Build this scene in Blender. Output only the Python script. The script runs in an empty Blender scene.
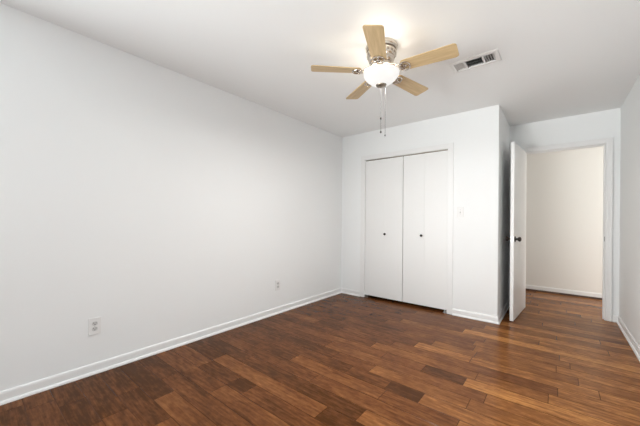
import bpy, bmesh, math, random
from mathutils import Vector, Matrix

S = bpy.context.scene
COL = S.collection

# ------------------------------------------------------------------ measures
XL, XR = -2.626, 0.555          # left / right wall faces
YB, YC, YD = -2.30, 3.771, 4.720  # back wall, closet wall, doorway wall faces
XS = -0.5086                    # side of the closet
YH = 5.960                      # far wall of the hallway
H = 2.44
T = 0.115                       # wall thickness
HX0, HX1 = -1.75, 2.30          # hallway ends

# ------------------------------------------------------------------ camera
cam = bpy.data.cameras.new('camera')
cam.sensor_width = 36.0
cam.lens = 36.0 * 291.45 / 640.0
cam.shift_y = 7.0 / 640.0
cam.clip_start = 0.02
cam_o = bpy.data.objects.new('camera', cam)
COL.objects.link(cam_o)
yaw, roll = 0.6826, 0.0082
fw = Vector((-math.sin(yaw), math.cos(yaw), 0))
rt = Vector((math.cos(yaw), math.sin(yaw), 0))
up = Vector((0, 0, 1))
r2 = rt * math.cos(roll) + up * math.sin(roll)
u2 = up * math.cos(roll) - rt * math.sin(roll)
M = Matrix((r2, u2, -fw)).transposed().to_4x4()
M.translation = Vector((0, 0, 1.138))
cam_o.matrix_world = M
S.camera = cam_o

# ------------------------------------------------------------------ world, daylight, exposure
S.view_settings.view_transform = 'Standard'
S.view_settings.look = 'None'
S.view_settings.gamma = 1.0
S.view_settings.use_curve_mapping = False
S.view_settings.exposure = -0.07
# power of every light, added fills included (watts; the lamp glass in emission strength)
POWER = dict(sky=10.0, ground=14.0, side_ground=92.0, bowl=0.80, lamp=26.0, bulb=1.7, hall_day=44.0, beam=28.0, world=0.3)
w = bpy.data.worlds.new('sky')
S.world = w
w.use_nodes = True
w.node_tree.nodes['Background'].inputs[0].default_value = (0.86, 0.93, 1.0, 1)
w.node_tree.nodes['Background'].inputs[1].default_value = POWER['world']

WX0, WX1, WZ0, WZ1 = -2.35, 0.30, 0.35, 2.25      # wide window behind the camera


def area(name, loc, rot, sx, sy, power, col):
    l = bpy.data.lights.new(name, 'AREA')
    l.shape = 'RECTANGLE'
    l.size, l.size_y = sx, sy
    l.energy = power
    l.color = col
    o = bpy.data.objects.new(name, l)
    o.location = loc
    o.rotation_euler = rot
    COL.objects.link(o)
    return o


LY0, LY1, LZ0, LZ1 = -1.95, -0.30, 0.35, 2.25     # added window in the left wall, unseen, lets the side fill in

# sky light falls in; an added fill tilts up to brighten the ceiling
area('window_daylight', ((WX0 + WX1) / 2, YB - 0.16, (WZ0 + WZ1) / 2), (math.radians(90), 0, 0),
     WX1 - WX0, WZ1 - WZ0, POWER['sky'], (0.91, 0.965, 1.0))
area('window_ground_light', ((WX0 + WX1) / 2, YB - 0.30, 0.55), (math.radians(125), 0, 0),
     WX1 - WX0, 1.3, POWER['ground'], (0.91, 0.968, 1.0))
# added fill light at the right end, evens out the hall
area('hall_end_daylight', (HX1 + 0.25, (YD + T + YH) / 2, 1.05), (math.radians(90), 0, math.radians(90)), 0.9, 1.9, POWER['hall_day'], (1.0, 0.975, 0.92))
# added fill light at the back window, aimed to brighten the far right corner
for nm, z, tgt in (('beam', 0.60, (0.40, 4.7, 2.90)),):
    p = Vector((-1.6, YB - 0.25, z))
    q = (Vector(tgt) - p).to_track_quat('-Z', 'Y').to_euler()
    area('window_' + nm, p, q, 1.3, 0.9, POWER[nm], (0.96, 0.985, 0.97)).data.spread = math.radians(62)
area('side_window_ground_light', (XL - 0.40, (LY0 + LY1) / 2 - 0.25, 0.75), (math.radians(115), 0, math.radians(-62)),
     LY1 - LY0, 1.2, POWER['side_ground'], (0.91, 0.968, 1.0))  # added fill through the side window, brightens the right wall and ceiling




# ------------------------------------------------------------------ materials
def mat(name, col, rough=0.5, metal=0.0, spec=0.5, coat=0.0):
    m = bpy.data.materials.new(name)
    m.use_nodes = True
    b = m.node_tree.nodes['Principled BSDF']
    b.inputs['Base Color'].default_value = (*col, 1)
    b.inputs['Roughness'].default_value = rough
    b.inputs['Metallic'].default_value = metal
    b.inputs['Specular IOR Level'].default_value = spec
    b.inputs['Coat Weight'].default_value = coat
    return m


def N(m, t, **kw):
    n = m.node_tree.nodes.new(t)
    for k, v in kw.items():
        setattr(n, k, v)
    return n


def L(m, a, b):
    m.node_tree.links.new(a, b)


def add_bump(m, scale, strength, dist=0.002, detail=3.0):
    tc = N(m, 'ShaderNodeTexCoord')
    nz = N(m, 'ShaderNodeTexNoise')
    nz.inputs['Scale'].default_value = scale
    nz.inputs['Detail'].default_value = detail
    bp = N(m, 'ShaderNodeBump')
    bp.inputs['Strength'].default_value = strength
    bp.inputs['Distance'].default_value = dist
    L(m, tc.outputs['Object'], nz.inputs['Vector'])
    L(m, nz.outputs['Fac'], bp.inputs['Height'])
    L(m, bp.outputs['Normal'], m.node_tree.nodes['Principled BSDF'].inputs['Normal'])


PAINT = mat('white_wall_paint', (0.912, 0.925, 0.925), 0.62, spec=0.3)
add_bump(PAINT, 160, 0.12)
CEILP = mat('white_ceiling_paint', (0.925, 0.937, 0.937), 0.85, spec=0.2)
add_bump(CEILP, 130, 0.15)
HALLP = mat('cream_hall_paint', (0.90, 0.885, 0.85), 0.6, spec=0.3)
add_bump(HALLP, 160, 0.12)
TRIM = mat('white_gloss_trim_paint', (0.88, 0.88, 0.875), 0.35)
DOORP = mat('white_door_paint', (0.88, 0.88, 0.87), 0.38)
add_bump(DOORP, 60, 0.06)
PLASTIC = mat('white_plastic', (0.86, 0.86, 0.85), 0.35)
SOCK = mat('socket_plastic', (0.66, 0.66, 0.65), 0.4)
SLOT = mat('dark_slot', (0.03, 0.03, 0.03), 0.6)
BRONZE = mat('dark_bronze', (0.045, 0.038, 0.034), 0.28, metal=0.85)
NICKEL = mat('brushed_nickel', (0.62, 0.56, 0.49), 0.26, metal=1.0)
NICKELD = mat('dark_nickel', (0.30, 0.26, 0.21), 0.33, metal=1.0)
STEEL = mat('steel', (0.55, 0.55, 0.54), 0.35, metal=1.0)
VENTM = mat('white_vent_enamel', (0.84, 0.84, 0.83), 0.4)
DUCT = mat('dark_duct', (0.10, 0.075, 0.062), 0.8)
CLOSETIN = mat('closet_interior', (0.10, 0.10, 0.10), 0.9)  # closet shade as a dark colour
SHOEW = mat('stained_wood_shoe', (0.07, 0.03, 0.016), 0.4)
ROD = mat('chain_metal', (0.018, 0.017, 0.016), 0.6, spec=0.1)
VINYL = mat('window_vinyl', (0.85, 0.85, 0.85), 0.4)

# light maple blade
BLADE = mat('pale_maple', (0.55, 0.40, 0.24), 0.42)
tc = N(BLADE, 'ShaderNodeTexCoord')
mp = N(BLADE, 'ShaderNodeMapping')
mp.inputs['Scale'].default_value = (5, 60, 5)
nz = N(BLADE, 'ShaderNodeTexNoise')
nz.inputs['Scale'].default_value = 1.0
nz.inputs['Detail'].default_value = 5
cr = N(BLADE, 'ShaderNodeValToRGB')
cr.color_ramp.elements[0].color = (0.55, 0.39, 0.20, 1)
cr.color_ramp.elements[0].position = 0.3
cr.color_ramp.elements[1].color = (0.70, 0.525, 0.295, 1)
cr.color_ramp.elements[1].position = 0.7
L(BLADE, tc.outputs['Object'], mp.inputs[0])
L(BLADE, mp.outputs[0], nz.inputs['Vector'])
L(BLADE, nz.outputs['Fac'], cr.inputs[0])
L(BLADE, cr.outputs[0], BLADE.node_tree.nodes['Principled BSDF'].inputs['Base Color'])

# frosted glass bowl: light passes through it, and the lit glass glows
BOWL = bpy.data.materials.new('frosted_glass')
BOWL.use_nodes = True
nt = BOWL.node_tree
nt.nodes.clear()
out = N(BOWL, 'ShaderNodeOutputMaterial')
tr = N(BOWL, 'ShaderNodeBsdfTranslucent')
tr.inputs[0].default_value = (0.10, 0.098, 0.092, 1)
df = N(BOWL, 'ShaderNodeBsdfDiffuse')
df.inputs[0].default_value = (0.50, 0.49, 0.47, 1)
gl = N(BOWL, 'ShaderNodeBsdfGlossy')
gl.inputs['Roughness'].default_value = 0.2
em = N(BOWL, 'ShaderNodeEmission')
em.inputs[0].default_value = (1.0, 0.985, 0.965, 1)
em.inputs[1].default_value = POWER['bowl']
m1 = N(BOWL, 'ShaderNodeMixShader')
m1.inputs[0].default_value = 0.4
m2 = N(BOWL, 'ShaderNodeMixShader')
m2.inputs[0].default_value = 0.05
ad = N(BOWL, 'ShaderNodeAddShader')
L(BOWL, tr.outputs[0], m1.inputs[1])
L(BOWL, df.outputs[0], m1.inputs[2])
L(BOWL, m1.outputs[0], m2.inputs[1])
L(BOWL, gl.outputs[0], m2.inputs[2])
L(BOWL, m2.outputs[0], ad.inputs[0])
L(BOWL, em.outputs[0], ad.inputs[1])
L(BOWL, ad.outputs[0], out.inputs[0])
BOWLIN = BOWL.copy()         # the inner face only passes the light on
BOWLIN.name = 'frosted_glass_inside'
for n in BOWLIN.node_tree.nodes:
    if n.type == 'EMISSION':
        n.inputs[1].default_value = 0.0

BULB = bpy.data.materials.new('lit_bulb')
BULB.use_nodes = True
b_ = BULB.node_tree.nodes['Principled BSDF']
b_.inputs['Base Color'].default_value = (0.9, 0.88, 0.8, 1)
b_.inputs['Emission Color'].default_value = (1, 0.9, 0.74, 1)
b_.inputs['Emission Strength'].default_value = 4.0

# window pane: thin clear glass
PANE = bpy.data.materials.new('clear_pane')
PANE.use_nodes = True
PANE.node_tree.nodes.clear()
out = N(PANE, 'ShaderNodeOutputMaterial')
tp = N(PANE, 'ShaderNodeBsdfTransparent')
gg = N(PANE, 'ShaderNodeBsdfGlossy')
gg.inputs['Roughness'].default_value = 0.02
mx = N(PANE, 'ShaderNodeMixShader')
mx.inputs[0].default_value = 0.06
L(PANE, tp.outputs[0], mx.inputs[1])
L(PANE, gg.outputs[0], mx.inputs[2])
L(PANE, mx.outputs[0], out.inputs[0])

# hand-scraped hardwood: colour attribute mixes each plank's tone with light painted towards the right
WOOD = mat('stained_hardwood', (0.15, 0.06, 0.03), 0.3)
b_ = WOOD.node_tree.nodes['Principled BSDF']
at = N(WOOD, 'ShaderNodeVertexColor', layer_name='plank')
uv = N(WOOD, 'ShaderNodeUVMap', uv_map='grain')
sep = N(WOOD, 'ShaderNodeSeparateColor')
L(WOOD, at.outputs['Color'], sep.inputs[0])
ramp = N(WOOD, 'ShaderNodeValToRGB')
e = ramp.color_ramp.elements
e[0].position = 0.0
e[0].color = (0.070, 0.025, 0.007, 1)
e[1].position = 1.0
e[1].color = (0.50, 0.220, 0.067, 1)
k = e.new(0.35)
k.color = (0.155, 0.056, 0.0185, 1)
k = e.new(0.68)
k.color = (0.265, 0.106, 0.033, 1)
# grain streaks along the plank
mp = N(WOOD, 'ShaderNodeMapping')
mp.inputs['Scale'].default_value = (5.0, 60.0, 1.0)
nz = N(WOOD, 'ShaderNodeTexNoise')
nz.inputs['Scale'].default_value = 1.0
nz.inputs['Detail'].default_value = 7
nz.inputs['Roughness'].default_value = 0.62
nz.inputs['Distortion'].default_value = 0.3
L(WOOD, uv.outputs[0], mp.inputs[0])
L(WOOD, mp.outputs[0], nz.inputs['Vector'])
# cloudy stain and knots
mp2 = N(WOOD, 'ShaderNodeMapping')
mp2.inputs['Scale'].default_value = (2.6, 9.0, 1.0)
nz2 = N(WOOD, 'ShaderNodeTexNoise')
nz2.inputs['Scale'].default_value = 1.0
nz2.inputs['Detail'].default_value = 3
nz2.inputs['Distortion'].default_value = 0.5
L(WOOD, uv.outputs[0], mp2.inputs[0])
L(WOOD, mp2.outputs[0], nz2.inputs['Vector'])


def mth(op, a, b=None, c=None):
    n = N(WOOD, 'ShaderNodeMath', operation=op)
    for i, v in enumerate((a, b, c)):
        if v is None:
            continue
        if isinstance(v, (int, float)):
            n.inputs[i].default_value = v
        else:
            L(WOOD, v, n.inputs[i])
    return n.outputs[0]


g1 = mth('MULTIPLY_ADD', nz.outputs['Fac'], 1.05, -0.525)
g2 = mth('MULTIPLY_ADD', nz2.outputs['Fac'], 0.7, -0.35)
mp4 = N(WOOD, 'ShaderNodeMapping')
mp4.inputs['Scale'].default_value = (16.0, 34.0, 1.0)
nz4 = N(WOOD, 'ShaderNodeTexNoise')
nz4.inputs['Scale'].default_value = 1.0
nz4.inputs['Detail'].default_value = 4
nz4.inputs['Roughness'].default_value = 0.65
L(WOOD, uv.outputs[0], mp4.inputs[0])
L(WOOD, mp4.outputs[0], nz4.inputs['Vector'])
g3 = mth('MULTIPLY_ADD', nz4.outputs['Fac'], 0.75, -0.375)
t = mth('ADD', mth('ADD', mth('ADD', sep.outputs[0], g1), g2), g3)
t.node.use_clamp = True
L(WOOD, t, ramp.inputs[0])
# dark mineral streaks
mp3 = N(WOOD, 'ShaderNodeMapping')
mp3.inputs['Scale'].default_value = (2.2, 20.0, 1.0)
mp3.inputs['Location'].default_value = (7.3, 3.1, 0)
nz3 = N(WOOD, 'ShaderNodeTexNoise')
nz3.inputs['Scale'].default_value = 1.0
nz3.inputs['Detail'].default_value = 4
nz3.inputs['Distortion'].default_value = 0.8
L(WOOD, uv.outputs[0], mp3.inputs[0])
L(WOOD, mp3.outputs[0], nz3.inputs['Vector'])
r3 = N(WOOD, 'ShaderNodeValToRGB')
r3.color_ramp.elements[0].position = 0.66
r3.color_ramp.elements[0].color = (0, 0, 0, 1)
r3.color_ramp.elements[1].position = 0.86
r3.color_ramp.elements[1].color = (0.2, 0.2, 0.2, 1)
L(WOOD, nz3.outputs['Fac'], r3.inputs[0])
mxc = N(WOOD, 'ShaderNodeMix', data_type='RGBA')
L(WOOD, r3.outputs[0], mxc.inputs['Factor'])
L(WOOD, ramp.outputs[0], mxc.inputs['A'])
mxc.inputs['B'].default_value = (0.030, 0.014, 0.010, 1)
L(WOOD, mxc.outputs['Result'], b_.inputs['Base Color'])
rr = mth('MULTIPLY_ADD', nz2.outputs['Fac'], 0.08, 0.17)
L(WOOD, rr, b_.inputs['Roughness'])
bp = N(WOOD, 'ShaderNodeBump')
bp.inputs['Strength'].default_value = 0.2
bp.inputs['Distance'].default_value = 0.0022
hh = mth('ADD', mth('MULTIPLY', nz.outputs['Fac'], 0.45), nz2.outputs['Fac'])
L(WOOD, hh, bp.inputs['Height'])
L(WOOD, bp.outputs[0], b_.inputs['Normal'])
b_.inputs['Specular IOR Level'].default_value = 0.075


# ------------------------------------------------------------------ mesh helpers
def bm_box(bm, x0, x1, y0, y1, z0, z1, bevel=0.0, mx_=None):
    r = bmesh.ops.create_cube(bm, size=1.0)
    vs = r['verts']
    for v in vs:
        v.co = Vector(((x0 + x1) / 2 + v.co.x * (x1 - x0), (y0 + y1) / 2 + v.co.y * (y1 - y0),
                       (z0 + z1) / 2 + v.co.z * (z1 - z0)))
    if bevel:
        es = list({e_ for v in vs for e_ in v.link_edges})
        rb = bmesh.ops.bevel(bm, geom=es, offset=bevel, segments=2, affect='EDGES', profile=0.5)
        vs = list({v for f in rb['faces'] for v in f.verts} | {v for v in vs if v.is_valid})
    if mx_ is not None:
        bmesh.ops.transform(bm, matrix=mx_, verts=vs)
    return vs


def bm_lathe(bm, prof, seg=48, axis='Z', mx_=None, cap=True):
    rings = []
    allv = []
    for r, z in prof:
        if r < 1e-6:
            v = bm.verts.new((0, 0, z))
            rings.append([v])
            allv.append(v)
        else:
            ring = [bm.verts.new((r * math.cos(2 * math.pi * i / seg), r * math.sin(2 * math.pi * i / seg), z))
                    for i in range(seg)]
            rings.append(ring)
            allv += ring
    for a, b in zip(rings, rings[1:]):
        for i in range(seg):
            j = (i + 1) % seg
            if len(a) == 1 and len(b) == 1:
                continue
            if len(a) == 1:
                bm.faces.new((a[0], b[j], b[i]))
            elif len(b) == 1:
                bm.faces.new((a[i], a[j], b[0]))
            else:
                bm.faces.new((a[i], a[j], b[j], b[i]))
    if mx_ is not None:
        bmesh.ops.transform(bm, matrix=mx_, verts=allv)
    return allv


def bm_prism(bm, poly, h0, h1, mx_=None):
    """closed polygon in XY extruded from z=h0 to z=h1"""
    a = [bm.verts.new((x, y, h0)) for x, y in poly]
    b = [bm.verts.new((x, y, h1)) for x, y in poly]
    n = len(poly)
    bm.faces.new(list(reversed(a)))
    bm.faces.new(b)
    for i in range(n):
        j = (i + 1) % n
        bm.faces.new((a[i], a[j], b[j], b[i]))
    if mx_ is not None:
        bmesh.ops.transform(bm, matrix=mx_, verts=a + b)
    return a + b


def bm_tube(bm, pts, r, seg=10):
    rings = []
    for i, p in enumerate(pts):
        p = Vector(p)
        d = (Vector(pts[min(i + 1, len(pts) - 1)]) - Vector(pts[max(i - 1, 0)])).normalized()
        a = d.orthogonal().normalized() if i == 0 else (pa - d * pa.dot(d)).normalized()
        pa = a
        c = d.cross(a)
        rings.append([bm.verts.new(p + (a * math.cos(2 * math.pi * k_ / seg) + c * math.sin(2 * math.pi * k_ / seg)) * r)
                      for k_ in range(seg)])
    for a, b in zip(rings, rings[1:]):
        for i in range(seg):
            bm.faces.new((a[i], a[(i + 1) % seg], b[(i + 1) % seg], b[i]))
    bm.faces.new(list(reversed(rings[0])))
    bm.faces.new(rings[-1])


def build(name, bm, m, parent=None, smooth=False, angle=35):
    bmesh.ops.recalc_face_normals(bm, faces=bm.faces[:])
    me = bpy.data.meshes.new(name)
    bm.to_mesh(me)
    bm.free()
    if m is not None:
        me.materials.append(m)
    if smooth:
        for p in me.polygons:
            p.use_smooth = True
        try:
            me.set_sharp_from_angle(angle=math.radians(angle))
        except Exception:
            pass
    o = bpy.data.objects.new(name, me)
    COL.objects.link(o)
    if parent is not None:
        o.parent = parent
    return o


def tag(o, label=None, cat=None, kind=None, group=None):
    if label:
        o['label'] = label
    if cat:
        o['category'] = cat
    if kind:
        o['kind'] = kind
    if group:
        o['group'] = group
    return o


def empty(name, loc, rotz=0.0):
    o = bpy.data.objects.new(name, None)
    o.empty_display_size = 0.1
    o.location = loc
    o.rotation_euler = (0, 0, rotz)
    COL.objects.link(o)
    return o


def boxes(name, lst, m, label, cat, parent=None, kind='structure', bevel=0.0):
    bm = bmesh.new()
    for b in lst:
        bm_box(bm, *b, bevel=bevel)
    o = build(name, bm, m, parent)
    if parent is None:
        tag(o, label, cat, kind)
    return o


# ------------------------------------------------------------------ room shell
boxes('wall_left', [(XL - 0.10, XL, YB - T, LY0, 0, H), (XL - 0.10, XL, LY1, YD + T, 0, H), (XL - 0.10, XL, LY0, LY1, 0, LZ0),
                    (XL - 0.10, XL, LY0, LY1, LZ1, H)], PAINT,
      'long plain white painted wall on the left, with two low cover plates', 'wall')
boxes('wall_right', [(XR, XR + 0.10, YB - T, YD + T, 0, H)], PAINT,
      'white painted wall at the right edge, beside the doorway', 'wall')
CX0, CX1, CZ = -2.215, -1.040, 2.030           # closet opening
boxes('wall_closet', [(XL, CX0, YC, YC + T, 0, H), (CX1, XS, YC, YC + T, 0, H), (CX0, CX1, YC, YC + T, CZ, H)], PAINT,
      'white far wall around the pair of folding closet doors', 'wall')
boxes('wall_closet_side', [(XS - T, XS, YC + T, YD, 0, H)], PAINT,
      'short white return wall between the closet front and the open door', 'wall')
DX0, DX1, DZ = -0.343, 0.434, 2.052            # clear doorway opening
J = 0.02                                       # jamb thickness
boxes('wall_doorway', [(XL, DX0 - J, YD, YD + T, 0, H), (DX1 + J, HX1, YD, YD + T, 0, H),
                       (DX0 - J, DX1 + J, YD, YD + T, DZ + J, H)], PAINT,
      'white wall holding the doorway to the hall', 'wall')
boxes('wall_back', [(XL, WX0, YB - T, YB, 0, H), (WX1, XR, YB - T, YB, 0, H), (WX0, WX1, YB - T, YB, 0, WZ0),
                    (WX0, WX1, YB - T, YB, WZ1, H)], PAINT, 'white wall with a wide window, behind the viewer', 'wall')
boxes('wall_hall', [(HX0, HX1, YH, YH + 0.1, 0, H)], HALLP,
      'cream hall wall seen straight through the doorway', 'wall')
boxes('wall_hall_end', [(HX0 - 0.1, HX0, YD + T, YH + 0.1, 0, H)], HALLP, 'cream end wall of the hall, left end', 'wall')
boxes('wall_hall_far_end', [(HX1, HX1 + 0.1, YD, YD + T + 0.12, 0, H), (HX1, HX1 + 0.1, YH - 0.12, YH + 0.1, 0, H), (HX1, HX1 + 0.1, YD + T + 0.12, YH - 0.12, 2.05, H)], HALLP, 'cream end wall of the hall, right end', 'wall')
# dark sheet inside the closet, its shade put into the colour
boxes('wall_closet_inside', [(XL + 0.002, XS - T - 0.002, YD - 0.02, YD - 0.002, 0, H)], CLOSETIN,
      'dim back of the closet behind the folding doors', 'wall')

# ceiling with a duct hole for the vent
VX0, VX1, VY0, VY1 = -0.708, -0.353, 2.538, 2.736
hx0, hx1, hy0, hy1 = VX0 + 0.03, VX1 - 0.03, VY0 + 0.03, VY1 - 0.03
boxes('ceiling', [(XL - 0.1, HX1, YB - T, hy0, H, H + 0.12), (XL - 0.1, HX1, hy1, YH + 0.1, H, H + 0.12),
                  (XL - 0.1, hx0, hy0, hy1, H, H + 0.12), (hx1, HX1, hy0, hy1, H, H + 0.12)], CEILP,
      'flat white painted ceiling with a fan and an air vent', 'ceiling')

# ---- floor: planks as islands of one mesh, rows 0.13 m wide running along X
random.seed(11)
joints = {3: [-2.18], 4: [-1.958], 5: [-2.165], 6: [-1.758], 7: [-1.76, -1.592], 8: [-2.155, -1.075],
          9: [-1.965, -0.882], 11: [-0.88], 12: [-0.669, -0.90], 13: [-1.095], 15: [-0.793, -0.50], 17: [0.011], 19: [0.126],
          20: [0.003], 22: [0.023], 24: [-0.123], 26: [0.004], 14: [-1.62, -0.35], 10: [-1.35, -0.3],
          16: [-1.3, -0.45], 18: [-1.0]}
tones = {(8, -1.6): 0.70, (8, -0.9): 0.30, (4, -2.3): 0.22, (5, -2.4): 0.30, (13, -0.9): 0.72, (12, -0.8): 0.24,
         (15, -0.6): 0.34, (3, -2.4): 0.38, (9, -1.4): 0.42, (7, -1.68): 0.28, (6, -2.0): 0.55, (4, -1.7): 0.66,
         (5, -1.9): 0.50, (7, -1.2): 0.52, (10, -0.8): 0.62, (11, -0.6): 0.60, (2, -2.3): 0.34, (1, -2.3): 0.30}
bm = bmesh.new()
cl = bm.loops.layers.color.new('plank')
ul = bm.loops.layers.uv.new('grain')
P0, PW = 0.245, 0.13
for k_ in range(-21, 45):
    y0, y1 = P0 + PW * k_, P0 + PW * (k_ + 1)
    y0c, y1c = max(y0, YB - T), min(y1, YH + 0.05)
    if y1c - y0c < 0.01:
        continue
    x0, x1 = XL - 0.05, (XR + 0.05 if y1 < YD - 0.13 else HX1)
    js = sorted(joints.get(k_, []))
    if not js:
        js = [random.uniform(-1.9, 0.2)]
    while js[0] - x0 > 0.55:
        nx = js[0] - random.choice((0.35, 0.6, 0.85, 1.1)) * random.uniform(0.9, 1.1)
        if nx < x0 + 0.15:
            break
        js.insert(0, nx)
    while x1 - js[-1] > 0.55:
        nx = js[-1] + random.choice((0.45, 0.7, 0.95, 1.15)) * random.uniform(0.9, 1.1)
        if nx > x1 - 0.15:
            break
        js.append(nx)
    xs = [x0] + js + [x1]
    for a, b in zip(xs, xs[1:]):
        tone = min(0.95, max(0.12, random.gauss(0.65 + 0.20 * max(-1, min(1, ((a + b) / 2 + 1.0) / 1.2)), 0.075 if a < -0.8 else 0.05)))  # random tone, plus light painted in: darker left, lighter towards the hall
        for (kk, xx), tv in tones.items():
            if kk == k_ and a < xx < b:
                tone = tv
        off = (random.uniform(0, 40), random.uniform(0, 40))
        c, d = 0.0022, 0.0011      # eased edges
        zt = random.uniform(-0.0003, 0.0)
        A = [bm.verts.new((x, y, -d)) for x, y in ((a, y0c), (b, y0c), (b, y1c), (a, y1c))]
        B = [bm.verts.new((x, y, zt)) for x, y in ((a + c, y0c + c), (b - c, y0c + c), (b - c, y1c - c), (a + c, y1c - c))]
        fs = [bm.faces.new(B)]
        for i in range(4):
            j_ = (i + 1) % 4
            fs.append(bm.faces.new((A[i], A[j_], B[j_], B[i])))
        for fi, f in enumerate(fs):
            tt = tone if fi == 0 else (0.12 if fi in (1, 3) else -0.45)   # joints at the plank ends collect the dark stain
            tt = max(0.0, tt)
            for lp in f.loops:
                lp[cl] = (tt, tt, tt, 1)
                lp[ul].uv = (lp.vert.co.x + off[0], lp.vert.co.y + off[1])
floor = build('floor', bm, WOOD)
tag(floor, 'dark reddish brown hardwood plank floor running into the hall', 'floor', 'structure')


# ---- baseboards with quarter-round shoe
def baseboard(name, p0, p1, nrm, label, h=0.076, m=TRIM, m0=0, m1=0):
    """p0->p1 along the wall foot, nrm = direction into the room"""
    p0, p1, nrm = Vector((*p0, 0)), Vector((*p1, 0)), Vector((*nrm, 0))
    prof = [(0, 0.001), (0.024, 0.001), (0.0235, 0.008), (0.021, 0.014), (0.0165, 0.0185), (0.011, 0.0205), (0.011, h - 0.016),
            (0.0095, h - 0.007), (0.006, h - 0.001), (0, h)]
    d = (p1 - p0).normalized()       # m0 / m1: mitre at either end, +1 outside corner, -1 inside corner
    bm = bmesh.new()
    a = [bm.verts.new(p0 + nrm * o_ - d * o_ * m0 + Vector((0, 0, z))) for o_, z in prof]
    b = [bm.verts.new(p1 + nrm * o_ + d * o_ * m1 + Vector((0, 0, z))) for o_, z in prof]
    n = len(prof)
    for i in range(n):
        j_ = (i + 1) % n
        bm.faces.new((a[i], a[j_], b[j_], b[i]))
    bm.faces.new(list(reversed(a)))
    bm.faces.new(b)
    o = build(name, bm, m)
    return tag(o, label, 'baseboard', 'structure')


baseboard('baseboard_left', (XL, YB), (XL, YC), (1, 0), 'white baseboard running along the long left wall', m1=-1)
baseboard('baseboard_right', (XR, YB), (XR, YD), (-1, 0), 'white baseboard along the right wall', m1=-1)
baseboard('baseboard_closet_left', (XL, YC), (CX0 - 0.062, YC), (0, -1),
          'short white baseboard between left corner and closet doors', m0=-1)
baseboard('baseboard_closet_right', (CX1 + 0.062, YC), (XS, YC), (0, -1),
          'white baseboard under the light switch, right of closet doors', m1=1)
baseboard('baseboard_closet_side', (XS, YC), (XS, YD), (1, 0), 'white baseboard on the closet return wall behind the open door', m0=1, m1=-1)
baseboard('baseboard_doorway', (DX1 + 0.066, YD), (XR, YD), (0, -1), 'tiny piece of white baseboard between door casing and right wall', m1=-1)
baseboard('baseboard_hall', (HX0, YH), (HX1, YH), (0, -1), 'white baseboard of the hall wall, above a dark wood strip', h=0.085)
bm = bmesh.new()
bm_prism(bm, [(0, 0), (0.026, 0), (0.025, 0.009), (0.021, 0.017), (0.014, 0.022), (0, 0.024)], HX0, HX1,
         Matrix(((0, 0, 1, 0), (-1, 0, 0, YH - 0.0115), (0, 1, 0, 0.001), (0, 0, 0, 1))))
tag(build('trim_3', bm, SHOEW), 'dark stained wood strip along the foot of the hall baseboard', 'trim', 'structure')

# ---- doorway jamb and casing
CW, CT = 0.056, 0.016
bm = bmesh.new()
for side in (-1, 1):
    xa = DX0 if side < 0 else DX1
    bm_box(bm, *(sorted((xa, xa + side * J))), YD, YD + T, 0.001, DZ)                      # side jamb
    sx = sorted((xa, xa - side * 0.011))
    bm_box(bm, *sx, YD + 0.040, YD + 0.075, 0.001, DZ - 0.011, 0.001)                      # stop
bm_box(bm, DX0 - J, DX1 + J, YD, YD + T, DZ, DZ + J)
bm_box(bm, DX0, DX1, YD + 0.040, YD + 0.075, DZ - 0.011, DZ, 0.001)


def casing(bm, x0, x1, z1, yface, d):
    """moulded casing (two steps) round an opening, on the face y=yface, projecting along d"""
    for o0, o1, th in ((0.005, 0.005 + CW, 0.010), (0.016, 0.005 + CW, 0.0155), (0.048, 0.005 + CW, 0.019)):
        ya, yb = sorted((yface, yface + d * th))
        for s, xx in ((-1, x0), (1, x1)):
            xa, xb = sorted((xx + s * o0, xx + s * o1))
            bm_box(bm, xa, xb, ya, yb, 0.001, z1 + o1, 0.0018)
        bm_box(bm, x0 - o0, x1 + o0, ya, yb, z1 + o0, z1 + o1, 0.0018)


casing(bm, DX0, DX1, DZ, YD, -1)
casing(bm, DX0, DX1, DZ, YD + T, 1)
tr1 = tag(build('trim_1', bm, TRIM), 'white casing and jamb framing the open doorway', 'trim', 'structure')
# strike plate on the right jamb
bm = bmesh.new()
bm_box(bm, DX1 - 0.0015, DX1 + 0.001, YD + 0.004, YD + 0.036, 0.915, 0.972, 0.0004)
bm_box(bm, DX1 - 0.0022, DX1 - 0.001, YD + 0.012, YD + 0.028, 0.928, 0.958)
build('strike_plate', bm, BRONZE, tr1)['label'] = 'dark bronze strike plate'

# ---- closet casing (flat)
bm = bmesh.new()
for s, xx in ((-1, CX0), (1, CX1)):
    bm_box(bm, *sorted((xx, xx + s * 0.062)), YC - 0.011, YC + 0.002, 0.001, CZ + 0.062, 0.003)
    bm_box(bm, *sorted((xx - s * 0.006, xx + s * 0.010)), YC - 0.004, YC + T, 0.001, CZ, 0.001)
bm_box(bm, CX0, CX1, YC - 0.011, YC + 0.002, CZ, CZ + 0.062, 0.003)
bm_box(bm, CX0, CX1, YC + 0.002, YC + T, CZ - 0.004, CZ + 0.01)
tag(build('trim_2', bm, TRIM), 'white flat casing framing the folding closet doors', 'trim', 'structure')
bm = bmesh.new()
bm_box(bm, CX0 + 0.008, CX1 - 0.008, YC + 0.022, YC + 0.052, CZ - 0.022, CZ - 0.0045)
tag(build('trim_4', bm, NICKELD), 'dark metal sliding track above the closet doors', 'trim', 'structure')

# ---- bifold closet doors: two leaves each
cmid = -1.628


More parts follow.
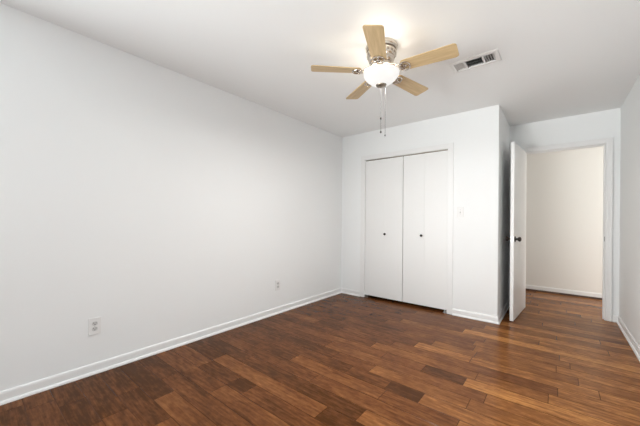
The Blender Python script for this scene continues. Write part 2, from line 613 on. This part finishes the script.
def bifold(name, xa, xb, pivot_left, kx, label):
    r = empty(name, ((xa + xb) / 2, YC + 0.02, 0.0))
    tag(r, label, 'closet door', 'structure')
    cx = r.location.x
    mid = (xa + xb) / 2
    for a, b in ((xa, mid), (mid, xb)):
        bm = bmesh.new()
        bm_box(bm, a + 0.0002 - cx, b - 0.0002 - cx, 0.0, 0.030, 0.036, CZ - 0.016, 0.0006)
        o = build('door_leaf', bm, DOORP, r)
    bm = bmesh.new()
    bm_lathe(bm, [(0.0, -0.030), (0.009, -0.030), (0.0145, -0.026), (0.0165, -0.020), (0.014, -0.014), (0.008, -0.010), (0.007, -0.004),
                  (0.011, -0.002), (0.011, 0.0)], 20,
             mx_=Matrix.Translation((kx - cx, 0, 0.946)) @ Matrix.Rotation(math.radians(-90), 4, 'X'))
    build('knob', bm, BRONZE, r, True)['label'] = 'small dark round knob'
    # floor pivot bracket at the jamb
    px = xa + 0.002 if pivot_left else xb - 0.002
    s = 1 if pivot_left else -1
    bm = bmesh.new()
    bm_box(bm, *sorted((px - cx, px + s * 0.045 - cx)), -0.012, 0.024, 0.001, 0.004)
    bm_box(bm, *sorted((px - cx, px + s * 0.004 - cx)), -0.012, 0.024, 0.001, 0.036)
    bm_box(bm, *sorted((px + s * 0.012 - cx, px + s * 0.036 - cx)), -0.004, 0.018, 0.004, 0.022, 0.001)
    bm_tube(bm, [(px + s * 0.024 - cx, 0.010, 0.02), (px + s * 0.024 - cx, 0.010, 0.0375)], 0.004)
    build('floor_bracket', bm, STEEL, r)['label'] = 'small metal floor pivot bracket'
    return r


bifold('door_2', CX0 + 0.007, cmid - 0.0035, True, -1.891, 'left white folding closet door, nearer the left wall')
bifold('door_3', cmid + 0.0035, CX1 - 0.007, False, -1.371, 'right white folding closet door, nearer the light switch')

# ---- open room door
door = empty('door_1', (-0.351, YD - 0.004, 0.0), math.radians(-94.6))
tag(door, 'white flat door standing open at the doorway', 'door', 'structure')
bm = bmesh.new()
bm_box(bm, 0.003, 0.766, 0.0, 0.035, 0.007, 2.045, 0.0015)
build('door_slab', bm, DOORP, door)
for s in (-1, 1):
    y = 0.0 if s < 0 else 0.035
    bm = bmesh.new()
    prof = [(0.0, 0.062), (0.014, 0.061), (0.024, 0.056), (0.0275, 0.047), (0.026, 0.038), (0.019, 0.030), (0.0125, 0.024), (0.0115, 0.010),
            (0.020, 0.009), (0.030, 0.006), (0.0325, 0.002), (0.0325, 0.0)]
    bm_lathe(bm, prof, 28, mx_=Matrix.Translation((0.706, y, 0.937)) @ Matrix.Rotation(math.radians(-90 * s), 4, 'X'))
    build('door_knob', bm, BRONZE, door, True)['label'] = 'round dark bronze door knob'
bm = bmesh.new()
bm_box(bm, 0.7655, 0.7668, 0.005, 0.030, 0.909, 0.965, 0.0003)
bm_box(bm, 0.7665, 0.774, 0.011, 0.024, 0.929, 0.945, 0.002)
build('latch', bm, STEEL, door)['label'] = 'metal latch on the door edge'
for z in (0.25, 1.05, 1.83):
    bm = bmesh.new()
    bm_tube(bm, [(0.0, -0.004, z - 0.045), (0.0, -0.004, z + 0.045)], 0.006, 12)
    bm_box(bm, 0.0, 0.0035, -0.002, 0.030, z - 0.044, z + 0.044)
    build('hinge', bm, BRONZE, door)['label'] = 'dark metal hinge'

# ---- window behind the viewer (source of the daylight) and the added side window
def window(name, loc, rotz, width, height, label):
    win = empty(name, loc, rotz)
    tag(win, label, 'window', 'structure')
    bm = bmesh.new()
    hw, hh_ = width / 2, height
    for a in ((-hw, -hw + 0.045, 0, hh_), (hw - 0.045, hw, 0, hh_), (-hw, hw, 0, 0.045), (-hw, hw, hh_ - 0.045, hh_), (-0.02, 0.02, 0, hh_)):
        bm_box(bm, a[0], a[1], -0.03, 0.03, a[2], a[3])
    build('window_frame', bm, VINYL, win)
    for sx in (-1, 1):
        bm = bmesh.new()
        bm_box(bm, *sorted((sx * 0.02, sx * (hw - 0.045))), -0.003, 0.003, 0.045, hh_ - 0.045)
        build('window_pane', bm, PANE, win)


window('window_1', ((WX0 + WX1) / 2, YB - 0.06, WZ0), 0, WX1 - WX0, WZ1 - WZ0, 'wide white window in the wall behind the viewer')
window('window_2', (XL - 0.055, (LY0 + LY1) / 2, LZ0), math.radians(90), LY1 - LY0, LZ1 - LZ0,
       'white window in the left wall, behind the viewer')


# ------------------------------------------------------------------ wall plates
def plate_mesh(bm, w_, h_, t_=0.006):
    bm_box(bm, -w_ / 2, w_ / 2, -t_, 0, -h_ / 2, h_ / 2, 0.0025)


def outlet(loc, rotz, label):
    r = empty('electrical_outlet', loc, rotz)
    tag(r, label, 'outlet', group='wall outlets')
    bm = bmesh.new()
    plate_mesh(bm, 0.076, 0.122)
    build('cover_plate', bm, PLASTIC, r)
    for s in (-1, 1):
        bm = bmesh.new()
        n = 24
        pts = []
        for i in range(n):
            a = 2 * math.pi * i / n
            pts.append((0.0172 * math.cos(a), max(-0.0145, min(0.0145, 0.0172 * math.sin(a)))))
        bm_prism(bm, pts, 0.006, 0.0078, Matrix.Translation((0, 0, s * 0.0195)) @ Matrix.Rotation(math.radians(90), 4, 'X'))
        so = build('socket', bm, SOCK, r)
        bm = bmesh.new()
        for sx, hh2 in ((-1, 0.0085), (1, 0.0072)):
            bm_box(bm, sx * 0.0066 - 0.0015, sx * 0.0066 + 0.0015, -0.0084, -0.0070, s * 0.0195 + 0.0045 - hh2 / 2,
                   s * 0.0195 + 0.0045 + hh2 / 2)
        bm_lathe(bm, [(0, 0.0084), (0.0032, 0.0084), (0.0032, 0.0070)], 12,
                 mx_=Matrix.Translation((0, 0, s * 0.0195 - 0.0065)) @ Matrix.Rotation(math.radians(90), 4, 'X'))
        build('slots', bm, SLOT, so)
    bm = bmesh.new()
    bm_lathe(bm, [(0, 0.0075), (0.0025, 0.0072), (0.0032, 0.006)], 14, mx_=Matrix.Rotation(math.radians(90), 4, 'X'))
    build('screw', bm, STEEL, r)
    return r


# plates are modelled facing -Y; rotate so that they face +X on the left wall
outlet((XL, 0.620, 0.347), math.radians(90), 'white double outlet low on the left wall, nearest the viewer')
outlet((XL, 2.425, 0.345), math.radians(90), 'small white outlet low on left wall, farther away towards the closet corner')

sw = empty('light_switch', (-0.899, YC, 1.245))
tag(sw, 'white toggle light switch on the wall right of the closet doors', 'light switch')
bm = bmesh.new()
plate_mesh(bm, 0.076, 0.120)
build('cover_plate', bm, PLASTIC, sw)
bm = bmesh.new()
bm_box(bm, -0.0052, 0.0052, -0.0066, -0.005, -0.012, 0.012)
build('toggle_slot', bm, mat('grey_plastic', (0.45, 0.45, 0.44), 0.5), sw)
bm = bmesh.new()
bm_box(bm, -0.0042, 0.0042, -0.017, -0.004, -0.004, 0.006, 0.001, Matrix.Rotation(math.radians(-22), 4, 'X'))
build('toggle', bm, PLASTIC, sw)
for s in (-1, 1):
    bm = bmesh.new()
    bm_lathe(bm, [(0, 0.0075), (0.0025, 0.0072), (0.0032, 0.006)], 14,
             mx_=Matrix.Translation((0, 0, s * 0.030)) @ Matrix.Rotation(math.radians(90), 4, 'X'))
    build('screw', bm, STEEL, sw)

# ------------------------------------------------------------------ ceiling air vent
vc = Vector(((VX0 + VX1) / 2, (VY0 + VY1) / 2, H))
vent = empty('air_vent', vc)
tag(vent, 'white rectangular ceiling air vent with slats, right of the fan', 'vent')
vw, vd = (VX1 - VX0) / 2, (VY1 - VY0) / 2
iw, idp = vw - 0.034, vd - 0.036
bm = bmesh.new()
pr = [(0.0, 0.0), (0.004, -0.006), (0.020, -0.010), (0.034, -0.009), (0.036, 0.004)]
prev = None
for o_, z in pr:
    ring = [bm.verts.new((sx * (vw - o_), sy * (vd - o_), z)) for sx, sy in ((-1, -1), (1, -1), (1, 1), (-1, 1))]
    if prev:
        for i in range(4):
            bm.faces.new((prev[i], prev[(i + 1) % 4], ring[(i + 1) % 4], ring[i]))
    prev = ring
build('frame', bm, VENTM, vent)
bm = bmesh.new()     # dark duct above the slats
a = [bm.verts.new((sx * (hx1 - hx0) / 2, sy * (hy1 - hy0) / 2, z)) for z in (0.0, 0.119) for sx, sy in ((-1, -1), (1, -1), (1, 1), (-1, 1))]
for i in range(4):
    bm.faces.new((a[i], a[(i + 1) % 4], a[4 + (i + 1) % 4], a[4 + i]))
bm.faces.new(a[4:])
build('duct', bm, DUCT, vent)['label'] = 'dark duct above the slats'
sec = iw * 0.46      # half width of the centre section
bm = bmesh.new()
bm.free()
for x in (-sec, sec):
    bm = bmesh.new()
    bm_box(bm, x - 0.006, x + 0.006, -idp, idp, -0.009, 0.004)
    build('divider', bm, VENTM, vent)
for i in range(3):    # long slats of the centre
    y = -idp + (i + 0.5) * 2 * idp / 3
    bm = bmesh.new()
    bm_box(bm, -sec + 0.006, sec - 0.006, -0.0090, 0.0090, -0.0006, 0.0006,
           mx_=Matrix.Translation((0, y, 0.001)) @ Matrix.Rotation(math.radians(34), 4, 'X'))
    build('slat', bm, VENTM, vent)
for s in (-1, 1):     # short slats at both ends
    x0, x1 = sorted((s * (sec + 0.006), s * iw))
    for i in range(4):
        x = x0 + (i + 0.5) * (x1 - x0) / 4
        bm = bmesh.new()
        bm_box(bm, -0.0080, 0.0080, -idp, idp, -0.0006, 0.0006,
               mx_=Matrix.Translation((x, 0, 0.001)) @ Matrix.Rotation(math.radians(48 * s), 4, 'Y'))
        build('slat', bm, VENTM, vent)

# ------------------------------------------------------------------ ceiling fan
FX, FY = -1.029, 1.9795
fan = empty('ceiling_fan', (FX, FY, H))
tag(fan, 'five-bladed pale wood ceiling fan with a lit white glass bowl', 'ceiling fan')
bm = bmesh.new()
bm_lathe(bm, [(0.0, 0.0), (0.116, 0.0), (0.118, -0.006), (0.116, -0.022), (0.110, -0.028), (0.108, -0.034), (0.0, -0.034)], 64)
build('canopy', bm, NICKEL, fan, True)
bm = bmesh.new()
bm_lathe(bm, [(0.0, -0.034), (0.100, -0.034), (0.100, -0.046), (0.0, -0.046)], 64)
build('shadow_ring', bm, NICKELD, fan, True)['label'] = 'dark recessed ring under the canopy'  # dark nickel band between canopy and housing
bm = bmesh.new()
bm_lathe(bm, [(0.0, -0.046), (0.106, -0.046), (0.109, -0.052), (0.106, -0.078), (0.099, -0.090), (0.095, -0.092), (0.093, -0.098), (0.094, -0.104),
              (0.088, -0.122), (0.078, -0.132), (0.074, -0.134), (0.074, -0.142), (0.0, -0.142)], 64)
mh = build('motor_housing', bm, NICKEL, fan, True)
bm = bmesh.new()
for i in range(20):
    a = 2 * math.pi * i / 20
    bm_box(bm, -0.0015, 0.0015, -0.007, 0.007, -0.010, 0.010, 0.0,
           Matrix.Rotation(a, 4, 'Z') @ Matrix.Translation((0.1065, 0, -0.066)) @ Matrix.Rotation(math.radians(0), 4, 'Y'))
build('cooling_slots', bm, NICKELD, mh)
bm = bmesh.new()
bm_lathe(bm, [(0.0, -0.142), (0.082, -0.142), (0.084, -0.147), (0.082, -0.158), (0.062, -0.164), (0.060, -0.196), (0.066, -0.203), (0.066, -0.214),
              (0.0, -0.214)], 64)
build('flywheel', bm, NICKEL, fan, True)

# blade in local coordinates: radial +X
BR0, BR1, BZ = 0.152, 0.5275, -0.185
TILT = Matrix.Rotation(math.radians(-1.5), 4, 'X') @ Matrix.Rotation(math.radians(0.9), 4, 'Y')   # the old fan sags a little
PITCH = math.radians(10)


def blade_outline():
    pts = []
    def arc(cx, cy, r, a0, a1, n=6):
        for i in range(n + 1):
            a = math.radians(a0 + (a1 - a0) * i / n)
            pts.append((cx + r * math.cos(a), cy + r * math.sin(a)))
    r = 0.020
    arc(BR1 - r, -0.0635 + r, r, -90, -8)
    arc(BR1 - r, 0.0635 - r, r, 8, 90)
    arc(BR0 + 0.03, 0.054 - 0.03, 0.03, 96, 180)
    arc(BR0 + 0.03, -0.054 + 0.03, 0.03, 180, 264)
    return pts


bm = bmesh.new()
bm_prism(bm, blade_outline(), -0.003, 0.003)
es = [e_ for e_ in bm.edges if abs(e_.verts[0].co.z - e_.verts[1].co.z) < 1e-6]
bmesh.ops.bevel(bm, geom=es, offset=0.0015, segments=2, affect='EDGES')
blade0 = build('blade', bm, BLADE, fan, True)
bm = bmesh.new()
# bracket: arm from the flywheel, round medallion below the blade with a ring and screws
bm_tube(bm, [(0.060, 0, 0.030), (0.090, 0, 0.028), (0.120, 0, 0.004), (0.140, 0, -0.008), (0.165, 0, -0.009)], 0.007, 8)
bm_tube(bm, [(0.078, 0.028, 0.030), (0.115, 0.030, 0.008), (0.140, 0.026, -0.008), (0.168, 0.022, -0.009)], 0.005, 8)
bm_tube(bm, [(0.078, -0.028, 0.030), (0.115, -0.030, 0.008), (0.140, -0.026, -0.008), (0.168, -0.022, -0.009)], 0.005, 8)
MC, R_, r_ = 0.180, 0.036, 0.0062
ringv = [(MC + R_ * math.cos(2 * math.pi * i / 28), R_ * 1.1 * math.sin(2 * math.pi * i / 28), -0.0085) for i in range(29)]
bm_tube(bm, ringv, r_, 8)
bm_lathe(bm, [(0, -0.016), (0.008, -0.015), (0.0135, -0.010), (0.0145, -0.004), (0, -0.004)], 24, mx_=Matrix.Translation((MC, 0, 0)))
for i in range(3):
    a = 2 * math.pi * i / 3
    bm_box(bm, 0.010, 0.036, -0.004, 0.004, -0.012, -0.004, 0.0, Matrix.Translation((MC, 0, 0)) @ Matrix.Rotation(a, 4, 'Z'))
    bm_lathe(bm, [(0, -0.018), (0.004, -0.017), (0.006, -0.013), (0.006, -0.008)], 12,
             mx_=Matrix.Translation((MC + R_ * math.cos(a), R_ * 1.1 * math.sin(a), 0)))
iron0 = build('blade_bracket', bm, NICKEL, blade0, True)
iron0['label'] = 'nickel blade bracket'
for i in range(5):
    if i == 0:
        b = blade0
    else:
        b = blade0.copy()
        COL.objects.link(b)
        b.parent = fan
        c = iron0.copy()
        COL.objects.link(c)
        c.parent = b
    th = math.radians(4.0 + 72 * i)
    b.location = (0, 0, BZ)
    b.rotation_mode = 'XYZ'
    b.rotation_euler = (TILT @ Matrix.Rotation(th, 4, 'Z') @ Matrix.Rotation(-PITCH, 4, 'X')).to_euler()

# light kit
bm = bmesh.new()
prof_o = [(0.0, -0.290), (0.036, -0.288), (0.060, -0.280), (0.085, -0.265), (0.106, -0.247), (0.121, -0.230), (0.130, -0.213), (0.132, -0.198)]
prof_i = [(r - 0.004, z + 0.002) for r, z in reversed(prof_o[1:])] + [(0.0, -0.286)]
nf = 64 * (len(prof_o) - 1)
bm_lathe(bm, prof_o + prof_i, 64)
bm.faces.ensure_lookup_table()
for f in bm.faces[nf:]:
    f.material_index = 1
bowl = build('glass_bowl', bm, BOWL, fan, True, 80)
bowl.data.materials.append(BOWLIN)
bowl['label'] = 'lit frosted white glass bowl'
bm = bmesh.new()
bm_lathe(bm, [(0, -0.308), (0.009, -0.307), (0.013, -0.301), (0.024, -0.300), (0.036, -0.294), (0.040, -0.286), (0.034, -0.279), (0.0, -0.279)], 36)
bm_tube(bm, [(0, 0, -0.281), (0, 0, -0.212)], 0.004)
build('finial', bm, NICKELD, fan, True)['label'] = 'nickel finial under the bowl'
for i in range(3):
    a = math.radians(40 + 120 * i)
    p = Vector((0.062 * math.cos(a), 0.062 * math.sin(a), -0.226))
    bm = bmesh.new()
    bm_lathe(bm, [(0, -0.020), (0.010, -0.018), (0.016, -0.010), (0.017, 0.0), (0.014, 0.008), (0.009, 0.012), (0.0, 0.013)], 20,
             mx_=Matrix.Translation(p))
    build('bulb', bm, BULB, fan, True)
# the lamp's own light: just above the bulbs, inside the open bowl
for i in range(3):
    a = math.radians(100 + 120 * i)
    l = bpy.data.lights.new('bulb_light', 'POINT')
    l.energy = POWER['bulb']
    l.color = (1.0, 0.90, 0.77)
    l.shadow_soft_size = 0.02
    o = bpy.data.objects.new('bulb_light', l)
    o.location = (0.086 * math.cos(a), 0.086 * math.sin(a), -0.222)
    COL.objects.link(o)
    o.parent = fan

# what the lit bowl sends down into the room
l = bpy.data.lights.new('bowl_light', 'AREA')
l.shape = 'DISK'
l.size = 0.22
l.energy = POWER['lamp']
l.color = (1.0, 0.985, 0.965)
o = bpy.data.objects.new('bowl_light', l)
o.location = (0, 0, -0.310)
COL.objects.link(o)
o.parent = fan


def chain(dx, dy, z0, z1, knobs, big):
    bm = bmesh.new()
    bm_tube(bm, [(dx, dy, z0), (dx, dy, z1)], 0.0009, 6)
    z = z0 - 0.002
    while z > z1:
        bmesh.ops.create_icosphere(bm, subdivisions=1, radius=0.0018, matrix=Matrix.Translation((dx, dy, z)))
        z -= 0.006
    c = build('pull_chain', bm, ROD, fan, True)
    for kz in knobs:
        bm = bmesh.new()
        bm_lathe(bm, [(0, 0.011 * big), (0.003 * big, 0.009 * big), (0.006 * big, 0.001), (0.0065 * big, -0.004 * big), (0.004 * big, -0.010 * big), (0, -0.011 * big)],
                 16, mx_=Matrix.Translation((dx, dy, kz)))
        build('pull_knob', bm, BRONZE, c, True)['label'] = 'small dark pull knob'


chain(0.000, 0.000, -0.306, -0.633, (-0.535, -0.637), 1.0)
chain(0.026, 0.018, -0.284, -0.662, (-0.664,), 0.7)
